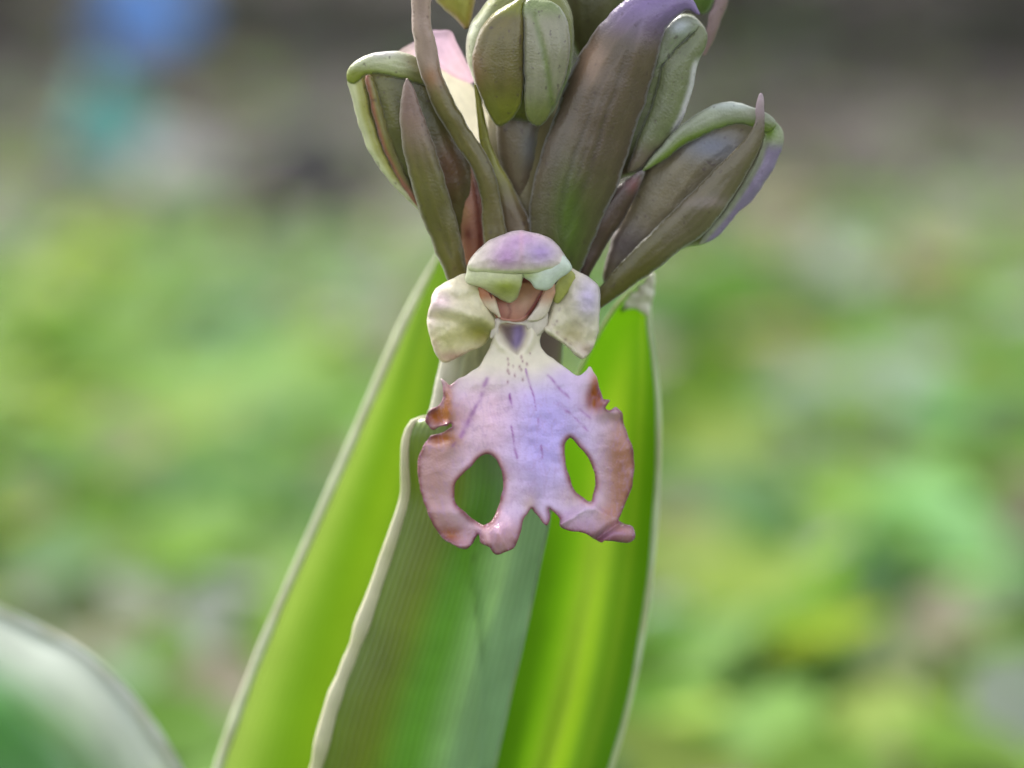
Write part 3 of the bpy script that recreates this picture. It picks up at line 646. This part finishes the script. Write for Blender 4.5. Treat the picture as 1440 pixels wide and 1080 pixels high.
# column: stigma cup with its red brown rim, ears, and the walls beside it
def cup_c(x, y, ed):
    c = const((196, 142, 116), len(x))
    c = blend(c, srgb((120, 52, 44)), sst(4.5, 1.2, ed)*sst(447, 440, y))
    c = blend(c, srgb((170, 100, 84)), .7*sst(716, 704, x))
    c = blend(c, srgb((140, 78, 66)), .7*np.exp(-(polyd(x, y, [(714, 424), (718, 438), (714, 450)])/2.2)**2))
    return blend(c, srgb((216, 176, 146)), .8*gau(x, y, 738, 424, 11, 12))
col_o = sheet('column', [(684, 404), (700, 398), (730, 395), (755, 398), (766, 404), (760, 416), (750, 433), (738, 448), (722, 451), (705, 450), (697, 438), (690, 418)], 24, cup_c, M_PETAL, fl, k=-.6, thick=5, step=2.5)
tube('stigma_rim', [(687, 408, 16, 1.2), (692, 421, 17, 1.8), (698, 438, 19, 2.2), (705, 448, 20, 1.9), (716, 450, 21, 1.4), (728, 450, 21, 1.4), (737, 447, 19, 2.0), (745, 438, 18, 2.3), (754, 425, 16, 2.0), (764, 406, 14, 1.2)], M_PETAL, fl, lambda x, y: blend(const((116, 48, 42), len(x)), srgb((204, 142, 126)), sst(441, 449, y)), ns=8, step=4)
sheet('column_wing', [(673, 405), (684, 406), (694, 414), (699, 430), (703, 448), (693, 440), (680, 428), (674, 416)], 18, lambda x, y, ed: blend(const((186, 122, 84), len(x)), srgb((234, 216, 192)), sst(414, 432, y)), M_PETAL, fl, k=.4, thick=4, step=2.5)
sheet('column_wing', [(766, 404), (779, 398), (781, 410), (776, 428), (766, 444), (752, 452), (742, 450), (752, 434), (761, 417)], 18, lambda x, y, ed: blend(const((206, 160, 132), len(x)), srgb((232, 218, 204)), sst(414, 438, y)), M_PETAL, fl, k=.4, thick=4, step=2.5)
sheet('rostellum', [(699, 448), (722, 452), (741, 449), (760, 436), (770, 440), (766, 462), (752, 474), (742, 462), (735, 456), (705, 456), (700, 470), (690, 476), (692, 458)], 24, (228, 216, 206), M_PETAL, fl, k=.35, thick=5, step=2.5)
# petals under the hood
sheet('petal', [(664, 366), (655, 384), (654, 393), (659, 400), (674, 404), (690, 412), (704, 421), (717, 425), (728, 418), (733, 404), (736, 393), (744, 384), (735, 376), (700, 372)], lambda x, y: 8+.15*(y-390)*0+14*sst(398, 424, y),
      lambda x, y, ed: blend(const((228, 228, 192), len(x)), srgb((172, 180, 84)), 1.0*gau(x, y, 712, 404, 30, 15)+.3*sst(400, 425, y)), M_PETAL, fl, k=.6, thick=5, step=2.5)
sheet('petal', [(736, 380), (760, 374), (788, 358), (797, 364), (805, 377), (800, 384), (790, 390), (781, 398), (776, 405), (768, 409), (759, 408), (752, 405), (746, 396), (738, 390)], 4,
      lambda x, y, ed: blend(const((216, 226, 214), len(x)), srgb((180, 192, 110)), .8*gau(x, y, 742, 386, 16, 8)), M_PETAL, fl, k=.6, thick=5, step=2.5)
sheet('petal', [(790, 388), (800, 380), (809, 387), (806, 400), (796, 414), (786, 426), (779, 420), (780, 404)], 24, (176, 178, 96), M_PETAL, fl, k=.3, thick=4, step=2.5)
# hood
def hood_c(x, y, ed):
    c = const((238, 226, 208), len(x))
    c = blend(c, srgb((206, 162, 208)), 1.0*gau(x, y, 712, 362, 26, 20)+.8*gau(x, y, 735, 336, 34, 14))
    c = blend(c, srgb((190, 160, 214)), 1.0*gau(x, y, 760, 356, 26, 18))
    c = blend(c, srgb((232, 186, 206)), .5*np.exp(-((x-733)/3.5)**2)*sst(385, 350, y))
    c = blend(c, srgb((216, 218, 176)), sst(9, 3, ed)*sst(370, 378, y))
    return c
sheet('dorsal_sepal', [(659, 380), (662, 364), (683, 342), (708, 329), (732, 324.5), (761, 329), (781, 341), (793, 356), (797, 372), (780, 380), (758, 384), (732, 386), (705, 386), (680, 384)], lambda x, y: 16-.26*(y-325), hood_c, M_PETAL, fl, k=.75, thick=6, step=2.5,
      extra=lambda x, y, h, ed: 3*np.exp(-((x-735)/4)**2)*sst(330, 345, y)+1.5*vnoise(x, y, 9, 3))

# ------------------------------------------------------------------ ground cover
def scatter(name, n, region, maker, mat, density, label, cat):
    V, F, C = [], [], []
    made = 0; tries = 0
    while made < n and tries < n*8:
        tries += 1
        x = random.uniform(region[0], region[1]); y = random.uniform(region[2], region[3])
        if random.random() > density(x, y): continue
        if math.hypot(x, y-.01) < .035: continue
        v, f, c = maker(x, y)
        s = len(V); V += v; F += [tuple(i+s for i in q) for q in f]; C += [c]*len(v); made += 1
    o = make_obj(name, V, F, mat, None, np.array(C), origin=(0, 0, 0))
    o['kind'] = 'stuff'; o['label'] = label; o['category'] = cat
    return o
def nz(x, y, s, k): return noise.noise((x/s, y/s, k))
def G(px, py):
    a = (px-720)*U; b = (540-py)*U; dy = DIST*CP+b*SP; dz = -DIST*SP+b*CP; t = -CAM.z/dz
    return CAM.x+a*t, CAM.y+dy*t
LIME, GREEN, DEEP, MINT, GREY, TAN, BARE = (158, 190, 50), (112, 162, 48), (58, 118, 52), (136, 188, 120), (166, 180, 172), (170, 158, 118), None  # GREY: glossy leaves with the sky's reflection painted into their colour
PATCH = []
for px, py, r, c in [(1340, 1060, 50, LIME), (1330, 700, 55, MINT), (1165, 585, 50, LIME), (980, 640, 55, MINT), (1180, 690, 70, GREY), (1110, 730, 50, GREY), (1040, 800, 50, DEEP), (965, 920, 45, BARE), (940, 1020, 45, GREY),
      (1180, 970, 60, DEEP), (1060, 1010, 55, LIME), (1300, 900, 70, MINT), (1400, 810, 60, GREEN), (1275, 520, 50, BARE), (1375, 610, 45, TAN), (1415, 530, 50, GREY), (1010, 465, 80, GREEN), (1150, 420, 70, GREY), (1260, 260, 45, GREEN),
      (335, 550, 40, GREY), (445, 495, 60, GREY), (240, 590, 60, GREEN), (120, 420, 60, LIME), (60, 690, 90, LIME), (310, 640, 70, MINT), (430, 600, 70, LIME), (200, 790, 50, BARE), (240, 975, 50, GREY), (250, 1020, 35, BARE), (360, 850, 60, GREEN), (130, 560, 60, GREEN),
      (520, 365, 60, BARE), (420, 330, 50, LIME), (290, 340, 50, GREEN), (200, 310, 50, BARE), (70, 330, 60, BARE), (330, 720, 60, MINT), (1240, 810, 70, GREEN), (1400, 960, 60, MINT), (1090, 900, 60, MINT), (480, 430, 50, GREEN), (20, 480, 60, GREEN), (25, 250, 45, LIME), (300, 270, 60, GREEN), (350, 130, 45, TAN), (460, 150, 50, TAN), (1060, 330, 60, TAN), (1220, 340, 50, GREEN), (1340, 330, 60, GREY), (1300, 430, 40, TAN), (390, 420, 50, BARE), (160, 680, 40, TAN), (60, 590, 40, TAN), (1100, 560, 45, TAN), (1240, 640, 45, BARE)]:
    gx_, gy_ = G(px, py); D_ = math.hypot(gx_-CAM.x, gy_-CAM.y); rr = r*U*D_/DIST
    PATCH.append((gx_, gy_, rr, rr*2.2, c))
def patch_at(x, y):
    for gx_, gy_, rx, ry, c in PATCH:
        q = ((x-gx_)/rx)**2+((y-gy_)/ry)**2
        if q < 1.3 and random.random() < 1.15-.6*q: return (c, True)
    return (None, False)
def pal(x, y):
    pc, hit = patch_at(x, y)
    if hit and pc is not None: return srgb(pc)*random.uniform(.65, .95)
    a = nz(x, y, .05, 1.7); b = nz(x, y, .035, 5.5); r = random.random()
    c = [(104, 150, 40), (124, 164, 52), (88, 140, 66), (148, 170, 72), (112, 148, 96)]
    i = 0
    if a > .22: i = 1
    elif a < -.25: i = 4
    elif b > .2: i = 2
    elif b < -.28: i = 3
    if r < .2: i = random.randrange(5)
    if nz(x, y, .045, 13.3) > .32 or r > .95: return srgb(random.choice([(150, 150, 118), (158, 168, 158), (146, 136, 118)]))*random.uniform(.7, 1.0)
    k = random.uniform(.8, 1.15)*(1+.25*nz(x, y, .08, 9.9))
    return srgb(c[i])*k*.9
def grass_blade(x, y):
    h = random.uniform(.012, .04)*(1-.6*min(1, max(0, (y-.7)/.25))); wd = random.uniform(.0012, .0028); a = random.uniform(0, 6.283); b = random.uniform(.2, .9)*h
    z = gz(x, y)-.002; dx, dy = math.cos(a), math.sin(a); v = []
    for i, t in enumerate((0, .35, .7)):
        ww = wd*(1-.5*t); cx = x+dx*b*t*t; cy = y+dy*b*t*t; cz = z+h*(t-.25*t*t)
        v += [(cx-dy*ww, cy+dx*ww, cz), (cx+dy*ww, cy-dx*ww, cz)]
    v.append((x+dx*b, y+dy*b, z+h*.75))
    return v, [(0, 1, 3, 2), (2, 3, 5, 4), (4, 5, 6)], pal(x, y)
def herb_leaf(x, y):
    r = random.uniform(.005, .014); a = random.uniform(0, 6.283); h = random.uniform(.004, .026)*(1-.6*min(1, max(0, (y-.7)/.25)))
    n = Vector((random.gauss(0, .28), random.gauss(-.15, .28), 1)).normalized()
    t1 = n.cross(Vector((math.cos(a), math.sin(a), .01))).normalized(); t2 = n.cross(t1)
    c = Vector((x, y, gz(x, y)+h)); e = random.uniform(.55, 1)
    v = [tuple(c-n*r*.18)]
    for k in range(8):
        q = k*math.pi/4; v.append(tuple(c+t1*math.cos(q)*r+t2*math.sin(q)*r*e))
    f = [(0, 1+k, 1+(k+1) % 8) for k in range(8)]
    return v, f, pal(x, y)*random.uniform(.85, 1.1)
def dry_leaf(x, y):
    r = random.uniform(.006, .02); a = random.uniform(0, 6.283); e = random.uniform(.3, .6)
    n = Vector((random.gauss(0, .35), random.gauss(0, .35), 1)).normalized()
    t1 = n.cross(Vector((math.cos(a), math.sin(a), .01))).normalized(); t2 = n.cross(t1)
    c = Vector((x, y, gz(x, y)+random.uniform(.002, .008)))
    v = [tuple(c+n*.003)]+[tuple(c+t1*math.cos(q)*r+t2*math.sin(q)*r*e) for q in [k*math.pi/3 for k in range(6)]]
    col = srgb(random.choice([(94, 86, 78), (108, 102, 94), (78, 70, 64), (112, 106, 104), (88, 76, 78)]))
    return v, [(0, 1+k, 1+(k+1) % 6) for k in range(6)], col*random.uniform(.7, 1.2)
def dens(x, y):
    pc, hit = patch_at(x, y)
    if hit and pc is None: return .3
    if hit: return .9 if y < .85 else .4
    yy = y+.32*nz(x, y, .13, 4.4)+.12*nz(x, y, .05, 7.4)
    far = 1-.96*min(1, max(0, (yy-.50)/.48))
    return far*min(1, max(.4, .8+.8*nz(x, y, .075, 2.2)+.7*nz(x, y, .03, 6.2)))
scatter('grass', 36000, (-1.1, 1.1, -.5, 2.3), grass_blade, M_GROUNDLEAF, dens, 'short soft green grass covering the ground', 'grass')
scatter('ground_cover', 30000, (-1.1, 1.1, -.5, 2.3), herb_leaf, M_GROUNDLEAF, dens, 'low round leaved green weeds covering the ground', 'weeds')
scatter('leaf_litter', 14000, (-1.2, 1.2, -.5, 3.0), dry_leaf, M_LITTER, lambda x, y: .25+.75*min(1, max(0, (y-.7)/.7)), 'grey brown dry leaf litter strewn over bare soil', 'leaf litter')


# ------------------------------------------------------------------ shrubs at the back, stone, dark hollow and scraps
def shrub(x, y, rx, ry, h, n, cols, label):
    e = bpy.data.objects.new('shrub', None); scene.collection.objects.link(e); e.location = (x, y, 0)
    e['label'] = label; e['category'] = 'shrub'; e['group'] = 'shrubs at the back'
    V, F, C = [], [], []
    for i in range(n):
        a = random.uniform(0, 6.283); q = random.random()**.45; z = h*random.random()**.8
        k = q*(1-.45*(z/h)**2)*(1+.3*noise.noise((math.cos(a)*1.5, math.sin(a)*1.5, z*6+x)))
        c = Vector((rx*k*math.cos(a), ry*k*math.sin(a), z+.012)); r = random.uniform(.009, .022)
        nn = Vector((random.gauss(0, .6), random.gauss(0, .6), 1)).normalized(); b = random.uniform(0, 6.283)
        t1 = nn.cross(Vector((math.cos(b), math.sin(b), .01))).normalized(); t2 = nn.cross(t1)
        s0 = len(V); V += [tuple(c+t1*r), tuple(c+t2*r*.45+nn*.002), tuple(c-t1*r), tuple(c-t2*r*.45+nn*.002)]
        F.append((s0, s0+1, s0+2, s0+3)); cc = srgb(random.choice(cols))*random.uniform(.7, 1.2); C += [cc]*4
    make_obj('crown', V, F, M_SHRUB, e, np.array(C), origin=(0, 0, 0))
    V, F, C = [], [], []
    for i in range(14):
        a = random.uniform(0, 6.283); p0 = Vector((rx*.15*math.cos(a), ry*.15*math.sin(a), -.01)); p1 = Vector((rx*.6*math.cos(a), ry*.6*math.sin(a), h*random.uniform(.5, .85))); m = (p0+p1)/2+Vector((0, 0, h*.12))
        s0 = len(V)
        for p, r in ((p0, .006), (m, .004), (p1, .0015)):
            V += [tuple(p+Vector((r*math.cos(t), r*math.sin(t), 0))) for t in (0, 1.57, 3.14, 4.71)]
        for j in (0, 4):
            F += [(s0+j+k, s0+j+(k+1) % 4, s0+j+4+(k+1) % 4, s0+j+4+k) for k in range(4)]
    C = const((96, 82, 70), len(V))
    make_obj('trunk', V, F, M_LITTER, e, C, origin=(0, 0, 0))
DK = [(58, 62, 48), (66, 76, 52), (74, 68, 60), (48, 50, 46)]
for (x, y, rx, ry, h, lb) in [(-.98, 1.98, .36, .3, .95, 'rounded dark shrub shading the soil behind the teal scrap'), (-.42, 2.2, .34, .3, 1.05, 'dark shrub standing behind the blue scrap'),
        (.12, 2.2, .32, .3, 1.0, 'dark shrub behind the orchid stalk'), (.60, 1.86, .34, .3, .95, 'darkest low shrub, reaching farthest into the grass'), (1.22, 2.0, .36, .3, .9, 'outermost dark shrub next to the darkest one')]:
    shrub(x, y, rx, ry, h, 9000, DK, lb)  # raised beyond view so their shadow darkens the far ground

def lump(name, px, py, r, sq, mat, label, cat, seed, rough=.35):
    x, y = G(px, py); D_ = math.hypot(x-CAM.x, y-CAM.y); rr = r*U*D_/DIST
    import bmesh
    bm = bmesh.new(); bmesh.ops.create_icosphere(bm, subdivisions=3, radius=1)
    for v in bm.verts:
        n1 = noise.noise(v.co*1.3+Vector((seed, 0, 0)))+.5*noise.noise(v.co*3.1+Vector((0, seed, 0)))
        v.co *= 1+rough*n1; v.co = Vector((v.co.x*rr, v.co.y*rr*.9, v.co.z*rr*sq))
    me = bpy.data.meshes.new(name); bm.to_mesh(me); bm.free()
    me.polygons.foreach_set('use_smooth', [True]*len(me.polygons)); me.materials.append(mat)
    o = bpy.data.objects.new(name, me); scene.collection.objects.link(o); o.location = (x, y, gz(x, y)+rr*sq*.55)
    o['label'] = label; o['category'] = cat
    return o
lump('stone', 244, 262, 62, .85, mat_simple('pale_stone', (.34, .33, .32), (.5, .49, .47), 60, .85), 'pale grey stone lying on the dark soil', 'stone', 1.2)
lump('stone', 436, 316, 72, 1.25, mat_simple('dark_hollow', (.012, .012, .013), (.03, .03, .032), 60, .85), 'nearly black lump in place of a dark hollow behind the yellow green weeds', 'stone', 4.7)  # black lump added to stand for a shaded hollow
lump('plastic_scrap', 202, 72, 56, 1.3, mat_simple('blue_plastic', (.09, .28, .75), (.18, .42, .9), 40, .4), 'crumpled bright blue scrap under the shrubs', 'scrap', 7.7, .7)
lump('plastic_scrap', 152, 232, 52, 1.5, mat_simple('teal_plastic', (.04, .26, .235), (.06, .36, .32), 40, .4), 'crumpled teal scrap beside the pale stone', 'scrap', 9.1, .7)
